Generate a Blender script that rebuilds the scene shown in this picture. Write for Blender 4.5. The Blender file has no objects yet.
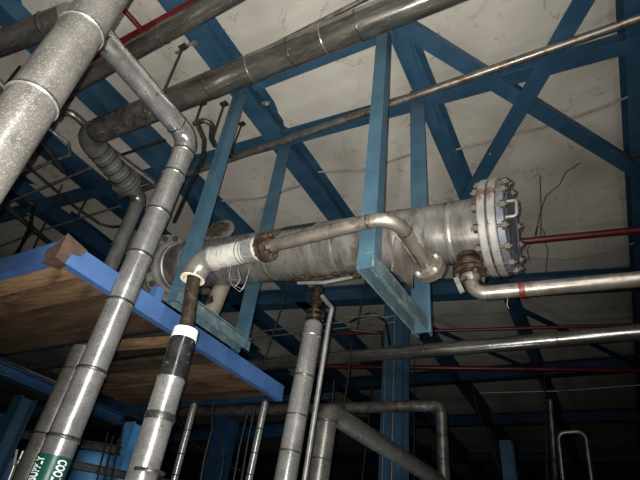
import bpy, math, random
from mathutils import Vector, Matrix, noise
random.seed(7)
V = Vector
COL = bpy.context.scene.collection

# ------------------------------------------------------------------ camera
F_PX = 481.31
CAM = V((0, 0, 1.5))
ZV = V((90, 660, -F_PX)).normalized()          # world up seen from the camera
YV = V((330, -396, -F_PX)).normalized()        # world +Y seen from the camera
XV = YV.cross(ZV).normalized()
YV = ZV.cross(XV).normalized()
ROT = Matrix((XV, YV, ZV))                      # camera axes -> world axes

def _ray(px, py):
    return ROT @ V(((px - 320) / F_PX, -(py - 240) / F_PX, -1.0))
def H(px, py, z):                               # point on the level plane z
    r = _ray(px, py); return CAM + r * ((z - CAM.z) / r.z)
def Y(px, py, y):                               # point on the upright plane y
    r = _ray(px, py); return CAM + r * (y / r.y)
def X(px, py, x):                               # point on the upright plane x
    r = _ray(px, py); return CAM + r * (x / r.x)

cd = bpy.data.cameras.new('camera')
cam = bpy.data.objects.new('camera', cd); COL.objects.link(cam)
cd.sensor_width = 36; cd.lens = F_PX / 640 * 36; cd.clip_start = 0.02; cd.clip_end = 200
cam.matrix_world = Matrix.Translation(CAM) @ ROT.to_4x4()
bpy.context.scene.camera = cam

# ------------------------------------------------------------------ materials
def ramp(nt, fac, stops):
    r = nt.nodes.new('ShaderNodeValToRGB'); nt.links.new(fac, r.inputs[0])
    e = r.color_ramp.elements
    while len(e) < len(stops): e.new(0.5)
    for i, (p, c) in enumerate(stops):
        e[i].position = p; e[i].color = (*c, 1) if len(c) == 3 else c
    return r.outputs[0]
def noise_tex(nt, scale, detail=4, rough=.6, vec=None, dist=0):
    n = nt.nodes.new('ShaderNodeTexNoise'); n.inputs['Scale'].default_value = scale
    n.inputs['Detail'].default_value = detail; n.inputs['Roughness'].default_value = rough
    n.inputs['Distortion'].default_value = dist
    if vec: nt.links.new(vec, n.inputs['Vector'])
    return n.outputs['Fac']
def coords(nt, scale=(1, 1, 1), kind='Object'):
    tc = nt.nodes.new('ShaderNodeTexCoord'); mp = nt.nodes.new('ShaderNodeMapping')
    mp.inputs['Scale'].default_value = scale
    nt.links.new(tc.outputs[kind], mp.inputs['Vector']); return mp.outputs[0]
def mix(nt, a, b, fac, mode='MIX'):
    m = nt.nodes.new('ShaderNodeMix'); m.data_type = 'RGBA'; m.blend_type = mode
    for s, v in ((0, fac), (6, a), (7, b)):
        if hasattr(v, 'is_linked') or hasattr(v, 'links'): nt.links.new(v, m.inputs[s])
        elif s == 0: m.inputs[s].default_value = v
        else: m.inputs[s].default_value = (*v, 1)
    return m.outputs[2]
def mat(name, c1, c2, scale=8, metal=0.0, rough=.5, spot=None, spot_scale=20, spot_pos=(.58, .66), bump=.15,
        bump_scale=60, stretch=(1, 1, 1), rough_var=.15, fine=None):
    m = bpy.data.materials.new(name); m.use_nodes = True; nt = m.node_tree
    b = nt.nodes['Principled BSDF']
    v = coords(nt, stretch)
    n = noise_tex(nt, scale, 5, .65, v)
    c = ramp(nt, n, [(.3, c1), (.7, c2)])
    if fine:
        nf = noise_tex(nt, fine[0], 3, .7, v)
        c = mix(nt, c, fine[1], ramp(nt, nf, [(fine[2], (0, 0, 0)), (fine[3], (1, 1, 1))]))
    if spot:
        ns = noise_tex(nt, spot_scale, 6, .7, v)
        f = ramp(nt, ns, [(spot_pos[0], (0, 0, 0)), (spot_pos[1], (1, 1, 1))])
        c = mix(nt, c, spot, f)
    nt.links.new(c, b.inputs['Base Color'])
    b.inputs['Metallic'].default_value = metal
    rr = ramp(nt, n, [(.3, (rough - rough_var,) * 3), (.7, (min(1, rough + rough_var),) * 3)])
    nt.links.new(rr, b.inputs['Roughness'])
    if bump:
        bn = nt.nodes.new('ShaderNodeBump'); bn.inputs['Strength'].default_value = bump
        bn.inputs['Distance'].default_value = .0012
        nt.links.new(noise_tex(nt, bump_scale, 4, .6, v), bn.inputs['Height'])
        nt.links.new(bn.outputs[0], b.inputs['Normal'])
    return m

M = {}
M['alu'] = mat('aluminium_jacket', (.30, .295, .28), (.47, .46, .44), 7, .66, .27, (.17, .165, .15), 70, (.55, .66), .14, 120, rough_var=.07, fine=(150, (.62, .61, .59), .56, .74))
M['alu_fg'] = mat('dusty_aluminium_jacket', (.10, .094, .084), (.19, .18, .16), 6, .5, .34, (.29, .275, .245), 75, (.55, .63), .16, 110, rough_var=.06, fine=(150, (.34, .32, .29), .52, .7))
M['alu_bright'] = mat('bright_aluminium_jacket', (.45, .44, .42), (.80, .79, .77), 8, .78, .24, (.14, .135, .12), 16, (.58, .66), .2, 40, rough_var=.07)
M['alu_dark'] = mat('tarnished_aluminium_jacket', (.06, .055, .05), (.22, .21, .19), 7, .5, .42, (.40, .37, .29), 24, (.58, .64), .35, 45)
M['alu_streak'] = mat('streaked_aluminium_jacket', (.16, .15, .13), (.44, .42, .38), 5, .80, .24, (.50, .46, .36), 30, (.57, .63), .22, 40, stretch=(.3, 1.6, 1.6), rough_var=.06)
M['steel'] = mat('bare_steel_pipe', (.16, .15, .135), (.32, .30, .27), 8, .75, .38, (.12, .07, .04), 12, (.6, .72), .15, 60)
M['stainless'] = mat('stained_stainless_steel', (.13, .115, .095), (.27, .245, .21), 5, .6, .36, (.10, .06, .035), 9, (.54, .70), .12, 40, rough_var=.1)
M['shell'] = mat('brushed_exchanger_shell', (.11, .102, .09), (.34, .325, .30), 3.0, .6, .30, (.075, .06, .04), 5, (.54, .70), .12, 30, stretch=(1.8, .6, .6), rough_var=.08)
M['rust'] = mat('rusty_steel', (.030, .022, .017), (.10, .072, .05), 14, .5, .45, (.2, .17, .14), 18, (.57, .68), .4, 60)
M['flange_white'] = mat('chipped_white_flange_paint', (.14, .135, .125), (.24, .235, .22), 6, .1, .5, (.085, .055, .035), 9, (.54, .64), .15, 50)
M['cover_grey'] = mat('blue_grey_cover_paint', (.065, .073, .09), (.13, .14, .155), 6, .1, .5, (.10, .065, .04), 10, (.60, .7), .15, 50)
M['grey_flange'] = mat('weathered_grey_flange', (.12, .118, .11), (.23, .225, .21), 6, .3, .45, (.07, .055, .04), 12, (.57, .7), .2, 50)
M['rust_brown'] = mat('rusted_brown_plate', (.05, .034, .025), (.12, .08, .057), 9, 0, .8, (.03, .02, .014), 14, (.6, .7), .3, 40)
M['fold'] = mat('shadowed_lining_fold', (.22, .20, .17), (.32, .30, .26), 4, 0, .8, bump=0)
M['bolt'] = mat('dirty_bolt_steel', (.028, .024, .018), (.085, .07, .05), 20, .1, .6, (.08, .04, .02), 30, (.58, .7), .2, 90)
M['bolt_shiny'] = mat('shiny_bolt_steel', (.5, .5, .48), (.8, .8, .77), 20, .6, .3, bump=.05)
M['brass'] = mat('tarnished_bronze_valve', (.03, .024, .015), (.09, .072, .045), 14, .6, .40, (.2, .18, .13), 22, (.6, .7), .3, 60)
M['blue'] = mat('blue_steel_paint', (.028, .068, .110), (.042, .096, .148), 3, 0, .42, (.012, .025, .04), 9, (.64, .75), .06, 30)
M['blue_post'] = mat('faded_blue_steel_paint', (.040, .080, .110), (.060, .115, .150), 4, 0, .45, (.12, .135, .13), 16, (.64, .70), .1, 30)
M['blue_chipped'] = mat('chipped_blue_steel_paint', (.06, .10, .115), (.11, .16, .17), 8, 0, .5, (.21, .19, .15), 14, (.56, .64), .2, 30)
M['blue_platform'] = mat('part_daylit_platform_blue', (.070, .135, .28), (.09, .17, .35), 4, 0, .42, (.045, .08, .17), 9, (.65, .78), .05, 30)  # brightness partly stands in for daylight, put into the paint
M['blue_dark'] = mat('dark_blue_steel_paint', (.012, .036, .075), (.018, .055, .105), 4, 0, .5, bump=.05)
M['blue_lit'] = mat('daylit_blue_steel_paint', (.10, .30, .56), (.15, .38, .66), 4, 0, .5, bump=.05)  # blue lightened in the colour to read as steel lit by daylight
M['red'] = mat('red_pipe_paint', (.085, .011, .011), (.14, .018, .017), 8, 0, .4, (.05, .015, .012), 14, (.6, .7), .1, 50)
M['red_tape'] = mat('red_tape', (.085, .014, .012), (.12, .02, .017), 20, 0, .5, bump=.1)
M['black'] = mat('black_rubber', (.012, .012, .012), (.03, .029, .027), 20, 0, .45, bump=.1)
M['black_gloss'] = mat('glossy_black_sleeve', (.02, .02, .02), (.05, .05, .05), 12, .3, .25, (.5, .5, .48), 22, (.63, .66), .1, 60)
M['tar'] = mat('tarry_black_pipe', (.012, .009, .006), (.06, .045, .03), 16, .1, .45, (.14, .11, .075), 24, (.6, .68), .7, 40)
M['dark_steel'] = mat('dark_steel_rod', (.03, .028, .026), (.09, .085, .078), 18, .5, .45, bump=.1)
M['grey_tube'] = mat('grey_steel_tube', (.15, .15, .145), (.28, .275, .265), 10, .5, .42, bump=.1)
M['cloth'] = mat('white_insulation_wrap', (.30, .285, .26), (.46, .445, .41), 7, .1, .5, (.17, .14, .10), 18, (.60, .68), .3, 30)
M['cream'] = mat('cream_insulation_foam', (.55, .50, .36), (.72, .68, .52), 14, 0, .8, bump=.3)
M['pvc'] = mat('white_plastic_cap', (.72, .71, .67), (.82, .81, .77), 10, 0, .5, bump=.1)
M['pvc_elbow'] = mat('grey_plastic_elbow_cover', (.22, .21, .185), (.36, .345, .31), 5, .6, .30, bump=.05)
M['wire'] = mat('galvanised_wire', (.20, .19, .17), (.32, .30, .27), 20, .4, .5, bump=0)
M['seam'] = mat('jacket_seam', (.05, .047, .042), (.12, .115, .105), 20, .6, .4, bump=.1)
M['seam_light'] = mat('jacket_strap', (.35, .34, .32), (.5, .49, .47), 20, .8, .35, bump=.1)
M['green'] = mat('green_vinyl_label', (.012, .075, .055), (.017, .09, .066), 5, 0, .35, bump=0)
M['white_ink'] = mat('white_label_print', (.78, .78, .76), (.84, .84, .82), 5, 0, .4, bump=0)
M['concrete'] = mat('concrete', (.05, .05, .048), (.10, .10, .095), 3, 0, .8, bump=.2)
M['wall'] = mat('dark_wall_panel', (.02, .02, .022), (.035, .035, .036), 2, 0, .8, bump=.1)
M['beige'] = mat('beige_painted_steel', (.11, .095, .075), (.19, .17, .14), 9, 0, .6, (.07, .05, .03), 14, (.6, .7), .2, 40)

def wood_mat(k=1.0):
    m = bpy.data.materials.new('weathered_plank_wood'); m.use_nodes = True; nt = m.node_tree
    b = nt.nodes['Principled BSDF']
    v = coords(nt, (.9, 9, 9))
    c = ramp(nt, noise_tex(nt, 2.2, 7, .7, v, .6), [(.28, (.07 * k, .042 * k, .022 * k)), (.5, (.15 * k, .095 * k, .052 * k)), (.72, (.24 * k, .165 * k, .095 * k))])
    v2 = coords(nt, (1, 1.6, 1))
    c = mix(nt, c, (.035, .022, .013), ramp(nt, noise_tex(nt, 2.6, 5, .6, v2), [(.52, (0, 0, 0)), (.72, (.85, .85, .85))]))
    tc = nt.nodes.new('ShaderNodeObjectInfo')
    hs = nt.nodes.new('ShaderNodeHueSaturation'); nt.links.new(c, hs.inputs['Color'])
    mr = nt.nodes.new('ShaderNodeMapRange'); nt.links.new(tc.outputs['Random'], mr.inputs[0])
    mr.inputs[3].default_value = .45; mr.inputs[4].default_value = 1.35
    nt.links.new(mr.outputs[0], hs.inputs['Value'])
    nt.links.new(hs.outputs[0], b.inputs['Base Color']); b.inputs['Roughness'].default_value = .75
    bn = nt.nodes.new('ShaderNodeBump'); bn.inputs['Strength'].default_value = .4; bn.inputs['Distance'].default_value = .0012
    nt.links.new(noise_tex(nt, 5, 5, .7, v), bn.inputs['Height']); nt.links.new(bn.outputs[0], b.inputs['Normal'])
    return m
M['wood'] = wood_mat(); M['wood_dark'] = wood_mat(.5); M['wood_light'] = wood_mat(1.45)

def ceiling_mat():
    m = bpy.data.materials.new('white_roof_lining'); m.use_nodes = True; nt = m.node_tree
    b = nt.nodes['Principled BSDF']; v = coords(nt)
    c = ramp(nt, noise_tex(nt, .55, 5, .6, v), [(.3, (.40, .375, .325)), (.7, (.60, .57, .505))])
    c = mix(nt, c, (.20, .18, .15), ramp(nt, noise_tex(nt, 2.4, 8, .72, v, 1.2), [(.60, (0, 0, 0)), (.78, (.75, .75, .75))]))
    # thin creases: the zero-crossings of a noise field
    n = noise_tex(nt, 1.1, 6, .62, v, 1.5)
    a = nt.nodes.new('ShaderNodeMath'); a.operation = 'SUBTRACT'; nt.links.new(n, a.inputs[0]); a.inputs[1].default_value = .5
    a2 = nt.nodes.new('ShaderNodeMath'); a2.operation = 'ABSOLUTE'; nt.links.new(a.outputs[0], a2.inputs[0])
    gate = ramp(nt, noise_tex(nt, 1.9, 2, .5, v), [(.46, (0, 0, 0)), (.58, (.75, .75, .75))])
    line = ramp(nt, a2.outputs[0], [(0, (1, 1, 1)), (.007, (0, 0, 0))])
    c = mix(nt, c, (.08, .075, .065), mix(nt, (0, 0, 0), line, gate))
    nt.links.new(c, b.inputs['Base Color']); b.inputs['Roughness'].default_value = .6
    bn = nt.nodes.new('ShaderNodeBump'); bn.inputs['Strength'].default_value = .35; bn.inputs['Distance'].default_value = .05
    nt.links.new(noise_tex(nt, 1.3, 4, .55, coords(nt, (.8, 1.1, 1)), .5), bn.inputs['Height'])
    nt.links.new(bn.outputs[0], b.inputs['Normal'])
    return m
M['ceiling'] = ceiling_mat()

# ------------------------------------------------------------------ mesh builder
def frame(d):
    d = V(d).normalized()
    a = V((0, 0, 1)) if abs(d.z) < .9 else V((1, 0, 0))
    u = a.cross(d).normalized(); return u, d.cross(u).normalized()

class MB:
    def __init__(s): s.v = []; s.f = []; s.sm = []
    def face(s, idx, smooth=False): s.f.append(idx); s.sm.append(smooth)
    def tube(s, pts, r, seg=24, cap=True, u=None):
        pts = [V(p) for p in pts]; n = len(pts)
        rs = r if isinstance(r, (list, tuple)) else [r] * n
        base = len(s.v); t0 = (pts[1] - pts[0]).normalized()
        if u is None: u = frame(t0)[0]
        prev = t0
        rings = []
        for i, p in enumerate(pts):
            if i == 0: t = t0
            elif i == n - 1: t = (pts[i] - pts[i - 1]).normalized()
            else:
                a = (pts[i] - pts[i - 1]); b = (pts[i + 1] - pts[i])
                t = (a.normalized() + b.normalized())
                t = t.normalized() if t.length > 1e-6 else prev
            u = (u - t * u.dot(t)).normalized(); w = t.cross(u)
            ring = []
            for k in range(seg):
                a = 2 * math.pi * k / seg
                s.v.append(p + (u * math.cos(a) + w * math.sin(a)) * rs[i]); ring.append(len(s.v) - 1)
            rings.append(ring); prev = t
        for i in range(n - 1):
            for k in range(seg):
                k2 = (k + 1) % seg
                s.face((rings[i][k], rings[i][k2], rings[i + 1][k2], rings[i + 1][k]), True)
        if cap:
            for ring, rev in ((rings[0], True), (rings[-1], False)):
                idx = []
                for q in ring: s.v.append(s.v[q].copy()); idx.append(len(s.v) - 1)
                s.face(tuple(reversed(idx)) if rev else tuple(idx))
        return s
    def lathe(s, p, d, prof, seg=40):
        """prof: list of (distance along axis, radius); flat-shaded breaks between rings"""
        p = V(p); d = V(d).normalized(); u, w = frame(d)
        for (a0, r0), (a1, r1) in zip(prof, prof[1:]):
            i0 = len(s.v)
            for a, r in ((a0, r0), (a1, r1)):
                for k in range(seg):
                    t = 2 * math.pi * k / seg
                    s.v.append(p + d * a + (u * math.cos(t) + w * math.sin(t)) * max(r, 1e-4))
            for k in range(seg):
                k2 = (k + 1) % seg
                s.face((i0 + k, i0 + k2, i0 + seg + k2, i0 + seg + k), True)
        return s
    def box(s, c, ax, ay, az):
        c, ax, ay, az = V(c), V(ax), V(ay), V(az); b = len(s.v)
        for i in (-1, 1):
            for j in (-1, 1):
                for k in (-1, 1): s.v.append(c + ax * i + ay * j + az * k)
        fs = ((0, 1, 3, 2), (4, 6, 7, 5), (0, 4, 5, 1), (2, 3, 7, 6), (0, 2, 6, 4), (1, 5, 7, 3))
        for f in fs: s.face(tuple(b + q for q in f))
        return s
    def prism(s, poly, n):
        """extrude a closed polygon (list of points) by vector n"""
        n = V(n); b = len(s.v); m = len(poly)
        for p in poly: s.v.append(V(p))
        for p in poly: s.v.append(V(p) + n)
        s.face(tuple(range(b + m - 1, b - 1, -1))); s.face(tuple(range(b + m, b + 2 * m)))
        for i in range(m):
            j = (i + 1) % m; s.face((b + i, b + j, b + m + j, b + m + i))
        return s
    def section(s, p0, p1, sec, up=(0, 0, 1), roll=0):
        """sweep a 2D section (across, up) from p0 to p1"""
        p0, p1 = V(p0), V(p1); d = (p1 - p0).normalized()
        side = d.cross(V(up)).normalized(); upv = side.cross(d).normalized()
        if roll:
            R = Matrix.Rotation(roll, 3, d); side = R @ side; upv = R @ upv
        poly = [p0 + side * a + upv * b for a, b in sec]
        return s.prism(poly, p1 - p0)
    def build(s, name, m, parent=None, label=None):
        me = bpy.data.meshes.new(name)
        c = V((0, 0, 0))
        if parent is not None:
            q = parent
            while q is not None: c = c + V(q.location); q = q.parent
        if parent is None or parent.type == 'MESH' or True:
            lo = V([min(v[i] for v in s.v) for i in range(3)]); hi = V([max(v[i] for v in s.v) for i in range(3)])
            o0 = V(((lo.x + hi.x) / 2, (lo.y + hi.y) / 2, (lo.z + hi.z) / 2))
        me.from_pydata([v - o0 for v in s.v], [], s.f); me.update()
        me.polygons.foreach_set('use_smooth', s.sm)
        me.materials.append(M[m] if isinstance(m, str) else m)
        import bmesh
        bm = bmesh.new(); bm.from_mesh(me); bmesh.ops.recalc_face_normals(bm, faces=bm.faces); bm.to_mesh(me); bm.free()
        o = bpy.data.objects.new(name, me); COL.objects.link(o)
        o.location = o0 - c
        if parent is not None: o.parent = parent
        if label: o['label'] = label
        return o

def thing(name, label, cat, loc, group=None):
    o = bpy.data.objects.new(name, None); COL.objects.link(o); o.location = V(loc); o.empty_display_size = .1
    return tag(o, label, cat, group)
def tag(o, label, cat, group=None, kind=None):
    if kind: o['kind'] = kind
    if label: o['label'] = label
    if cat: o['category'] = cat
    if group: o['group'] = group
    return o
def struct(o, label, cat):
    o['kind'] = 'structure'; o['label'] = label; o['category'] = cat; return o

def ISEC(h, w, tf=.014, tw=.010):              # I section, origin at the bottom flange
    a = w / 2; t = tw / 2
    return [(-a, 0), (a, 0), (a, tf), (t, tf), (t, h - tf), (a, h - tf), (a, h), (-a, h), (-a, h - tf), (-t, h - tf), (-t, tf), (-a, tf)]
def CSEC(h, w, t=.012, flip=1):                # channel: web upright, flanges to one side
    q = [(0, 0), (w, 0), (w, t), (t, t), (t, h - t), (w, h - t), (w, h), (0, h)]
    return [(a * flip, b) for a, b in q]
def RECT(w, h): return [(-w / 2, 0), (w / 2, 0), (w / 2, h), (-w / 2, h)]
def LSEC(w, h, t=.014, flip=1): return [(a * flip, b) for a, b in [(-w / 2, 0), (w / 2, 0), (w / 2, t), (-w / 2 + t, t), (-w / 2 + t, h), (-w / 2, h)]]

def hexbolt(mb, p, d, r, h, stud=0):
    d = V(d).normalized(); p = V(p)
    u, w = frame(d)
    mb.prism([p + (u * math.cos(k * math.pi / 3) + w * math.sin(k * math.pi / 3)) * r for k in range(6)], d * h)
    if stud: mb.tube([p + d * h * .9, p + d * (h + stud)], r * .55, 10)

def arc_pts(a, b, c, R, n=10):
    """fillet of radius R at corner b; returns (tangent start, list, tangent end)"""
    a, b, c = V(a), V(b), V(c); d0 = (a - b).normalized(); d1 = (c - b).normalized()
    ang = d0.angle(d1); L = R / math.tan(ang / 2)
    s, e = b + d0 * L, b + d1 * L
    ctr = b + (d0 + d1).normalized() * (R / math.sin(ang / 2))
    v0 = s - ctr; v1 = e - ctr; tot = v0.angle(v1); out = []
    ax = v0.cross(v1).normalized()
    for i in range(n + 1): out.append(ctr + Matrix.Rotation(tot * i / n, 3, ax) @ v0)
    return out
def smooth_path(pts, R, n=8):
    pts = [V(p) for p in pts]; out = [pts[0]]
    for i in range(1, len(pts) - 1):
        RR = R[i - 1] if isinstance(R, (list, tuple)) else R
        out += arc_pts(pts[i - 1], pts[i], pts[i + 1], RR, n)
    return out + [pts[-1]]

def run(root, pts, r, R, m, elbow_m=None, seg=32, name='pipe_section', elbow='elbow', r_elbow=None):
    """a pipe line as straight sections and elbows, each its own part"""
    pts = [V(p) for p in pts]; cur = pts[0]; out = []
    ms = m if isinstance(m, (list, tuple)) else [m] * (len(pts) - 1)
    for i in range(1, len(pts) - 1):
        RR = R[i - 1] if isinstance(R, (list, tuple)) else R
        a = arc_pts(pts[i - 1], pts[i], pts[i + 1], RR, 12)
        out.append(MB().tube([cur, a[0]], r, seg).build(name, ms[i - 1], root))
        out.append(MB().tube(a, r_elbow or r, seg).build(elbow, elbow_m or ms[i], root))
        cur = a[-1]
    out.append(MB().tube([cur, pts[-1]], r, seg).build(name, ms[-1], root))
    return out
def band(root, p, d, r, m='seam', w=.018, t=.004, name='band'):
    d = V(d).normalized(); p = V(p)
    return MB().lathe(p - d * w / 2, d, [(0, r - .002), (0, r + t), (w * .5, r + t * 1.5), (w, r + t), (w, r - .002)], 32).build(name, m, root)
def bands(root, p0, p1, r, ts, m='seam', w=.018, t=.004):
    p0, p1 = V(p0), V(p1)
    for q in ts: band(root, p0.lerp(p1, q), p1 - p0, r, m, w, t)
def wire(pts, r, m, name, parent=None, seg=8, R=None):
    p = smooth_path(pts, R) if R else pts
    return MB().tube(p, r, seg).build(name, m, parent)

# ------------------------------------------------------------------ setting
ZB = 6.5          # underside of the roof beams
ZC = 6.92         # roof lining
def ceiling():
    mb = MB(); nx, ny = 190, 150; x0, x1, y0, y1 = -46, 7, -6, 30
    for j in range(ny + 1):
        for i in range(nx + 1):
            x = x0 + (x1 - x0) * i / nx; y = y0 + (y1 - y0) * j / ny
            sag = .05 * abs(math.sin(math.pi * (x + 1.1) / 2.16))
            rip = .02 * abs(math.sin(math.pi * (y - .4 - .12 * math.sin(x * 1.3)) / 1.9)) ** .6
            n = noise.noise(V((x * .8, y * .8, 0))) * .03
            mb.v.append(V((x, y, ZC - sag * .6 - rip + n)))
    for j in range(ny):
        for i in range(nx):
            a = j * (nx + 1) + i; mb.face((a, a + 1, a + nx + 2, a + nx + 1), True)
    return mb.build('ceiling', 'ceiling')
struct(ceiling(), 'dusty white roof lining sheets sagging between the blue beams', 'ceiling')
struct(MB().box((-19.5, 12, -.1), (26.5, 0, 0), (0, 18, 0), (0, 0, .1)).build('floor', 'concrete'), 'dark concrete plant floor', 'floor')
struct(MB().box((-19.5, 30, 3.6), (26.5, 0, 0), (0, .1, 0), (0, 0, 3.6)).build('wall_back', 'wall'), 'dark far wall of the plant', 'wall')
struct(MB().box((-46, 12, 3.6), (.1, 0, 0), (0, 18, 0), (0, 0, 3.6)).build('wall_left', 'wall'), 'dark side wall of the plant', 'wall')

def fold(pts, r, label, m='fold'):
    p = smooth_path([H(x, y, ZC - .075) for x, y in pts], .5, 6) if len(pts) > 2 else [H(x, y, ZC - .075) for x, y in pts]
    o = MB().tube(p, r, 8).build('lining_fold', m); tag(o, label, 'fold')
fold([(318, 172), (360, 171), (398, 159), (418, 152)], .016, 'curved fold in the roof lining between the right hanger posts')
fold([(455, 150), (500, 138), (545, 127), (600, 108), (640, 92)], .016, 'long curved fold in the roof lining right of the crossing braces')
fold([(222, 201), (262, 198), (300, 186)], .016, 'curved fold in the roof lining between the left hanger posts')
fold([(500, 409), (525, 415), (552, 414)], .03, 'pale sagging fold in the dark lining above the dim vertical pipe', 'flange_white')
fold([(580, 415), (610, 421), (650, 419)], .03, 'pale sagging fold in the dark lining above the inverted U pipe', 'flange_white')
fold([(520, 258), (570, 259), (610, 250), (645, 240)], .016, 'curved fold in the roof lining under the red pipe')

# ------------------------------------------------------------------ roof steel
def ibeam(name, p0, p1, h, w, m, label, cat='beam', group=None, bolts=None):
    root = thing(name, label, cat, p0, group)
    p0, p1 = V(p0), V(p1)
    MB().section(p0, p1, ISEC(h, w, .018, .012)).build('beam_section', m, root)
    if bolts:
        mb = MB(); d = (p1 - p0).normalized(); sd = d.cross(V((0, 0, 1))).normalized()
        for q in bolts:
            for s_ in (-1, 1):
                for k in (0, .09):
                    hexbolt(mb, p0.lerp(p1, q) + sd * s_ * w * .3 + d * k, (0, 0, -1), .018, .016)
        mb.build('bolt_set', m, root)
    return root
YB = 29.8
ibeam('roof_beam', (-3.22, -3, ZB), (-3.22, YB, ZB), .4, .25, 'blue', 'wide blue roof beam carrying the left hanger frame, running away from the camera')
ibeam('roof_beam', (-5.22, -3, ZB), (-5.22, YB, ZB), .4, .25, 'blue', 'blue roof beam seen behind the elbow of the tarnished high pipe')
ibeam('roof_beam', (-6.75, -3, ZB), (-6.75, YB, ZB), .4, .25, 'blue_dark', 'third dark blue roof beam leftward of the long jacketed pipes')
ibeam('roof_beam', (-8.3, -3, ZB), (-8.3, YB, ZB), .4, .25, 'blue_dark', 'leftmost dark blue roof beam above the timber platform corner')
ibeam('roof_beam', (-1.10, 2.65, ZB), (-1.10, YB, ZB), .4, .22, 'blue', 'blue roof beam running down to meet the diagonal behind the exchanger flange')
ibeam('roof_beam', (1.15, 2.2, ZB), (1.15, YB, ZB), .4, .25, 'blue', 'blue roof beam cut by the right edge of the photo')

# cross beam above the thin pipe
a, b = H(150, 178, ZB), H(640, 43, ZB)
a.z -= .015; b.z -= .015
dd = (b - a).normalized()
ibeam('cross_beam', a - dd * 6, b + dd * 1.5, .16, .17, 'blue', 'blue cross beam just above the long thin pipe')
# short beam to the joint over the right hanger
a, b = H(250, 84, ZB - .1), H(392, 28, ZB - .1)
r_ = thing('tie_beam', 'short blue tie beam under the thick high pipe, ending at the hanger joint', 'beam', a)
MB().section(a, b, CSEC(.14, .12, .012, -1)).build('beam_section', 'blue', r_)
MB().section(a + V((0, 0, .15)), b + V((0, 0, .15)), RECT(.15, .012)).build('top_plate', 'blue', r_)
j = H(394, 25, ZB)
MB().box(j + V((0, 0, .02)), (.16, 0, 0), (0, .14, 0), (0, 0, .012)).build('gusset_plate', 'blue', r_)

def brace(px0, px1, z, w, hgt, m, label, ext=(0, 0), flip=1):
    a, b = H(*px0, z), H(*px1, z); d = (b - a).normalized()
    a -= d * ext[0]; b += d * ext[1]
    r_ = thing('diagonal_brace', label, 'brace', a)
    MB().section(a, b, LSEC(w, hgt, .014, flip)).build('brace_angle', m, r_)
    return r_, a, b
r_, a, b = brace((396, 23), (640, 174), ZB - .035, .185, .10, 'blue', 'blue diagonal brace falling to the right from the hanger joint', (0, 1.0), -1)
for k in range(4):
    mb = MB(); hexbolt(mb, H(537 + k * 8, 108 + k * 5, ZB - .035), (0, 0, -1), .017, .014); mb.build('bolt', 'blue', r_)
r_, a, b = brace((584, 0), (470, 195), ZB - .16, .20, .09, 'blue', 'blue diagonal brace crossing in front of the cross beam', (2.0, .15), -1)
mb = MB()
hexbolt(mb, H(490, 154, ZB - .16), (0, 0, -1), .013, .008)
mb.build('bolt', 'bolt_shiny', r_)
brace((397, 22), (455, 178), ZB - .05, .10, .09, 'blue', 'narrow blue angle running beside the roof beam from the hanger joint', (0, .5), 1)

# far framing in the dark
far = [((250, 312), (640, 283), .35, 'far blue cross beam level with the valve under the exchanger'),]
a, b = H(250, 308, ZB), H(640, 287, ZB); d = (b - a).normalized()
ibeam('cross_beam', a - d * 12, b + d * 1.5, .35, .3, 'blue', 'far blue cross beam passing behind the lower stainless pipe')
for yy, lab in ((12.6, 'dim blue cross beam in the dark beyond the steel column'), (16.5, 'farthest dim blue cross beam in the dark roof space'), (21.5, 'faint blue cross beam at the far end of the roof')):
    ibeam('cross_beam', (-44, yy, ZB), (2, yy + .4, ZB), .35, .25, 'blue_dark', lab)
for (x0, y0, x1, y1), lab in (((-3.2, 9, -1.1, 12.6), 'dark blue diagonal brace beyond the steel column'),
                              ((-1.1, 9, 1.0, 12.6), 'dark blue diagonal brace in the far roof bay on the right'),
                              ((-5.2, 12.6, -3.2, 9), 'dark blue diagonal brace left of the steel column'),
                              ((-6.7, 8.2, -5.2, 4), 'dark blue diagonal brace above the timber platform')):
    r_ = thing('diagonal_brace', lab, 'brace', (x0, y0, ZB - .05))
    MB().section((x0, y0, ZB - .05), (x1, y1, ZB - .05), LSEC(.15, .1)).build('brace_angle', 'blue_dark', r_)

# column
c0 = H(397, 305, ZB)
r_ = thing('steel_column', 'tall blue steel column standing behind the long horizontal pipe', 'column', (c0.x, c0.y, 0))
MB().section((c0.x, c0.y - .2, 0), (c0.x, c0.y - .2, ZB), ISEC(.40, .40, .02, .02), up=(0, 1, 0)).build('column_section', 'blue', r_)
MB().box((c0.x, c0.y, .015), (.3, 0, 0), (0, .3, 0), (0, 0, .015)).build('base_plate', 'blue', r_)
wire([(c0.x + .05, c0.y - .24, .05), (c0.x + .05, c0.y - .24, 6.3)], .02, 'grey_tube', 'conduit', r_)
wire([(c0.x - .12, c0.y - .24, .05), (c0.x - .12, c0.y - .24, 6.3)], .012, 'grey_tube', 'conduit', r_)

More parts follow.
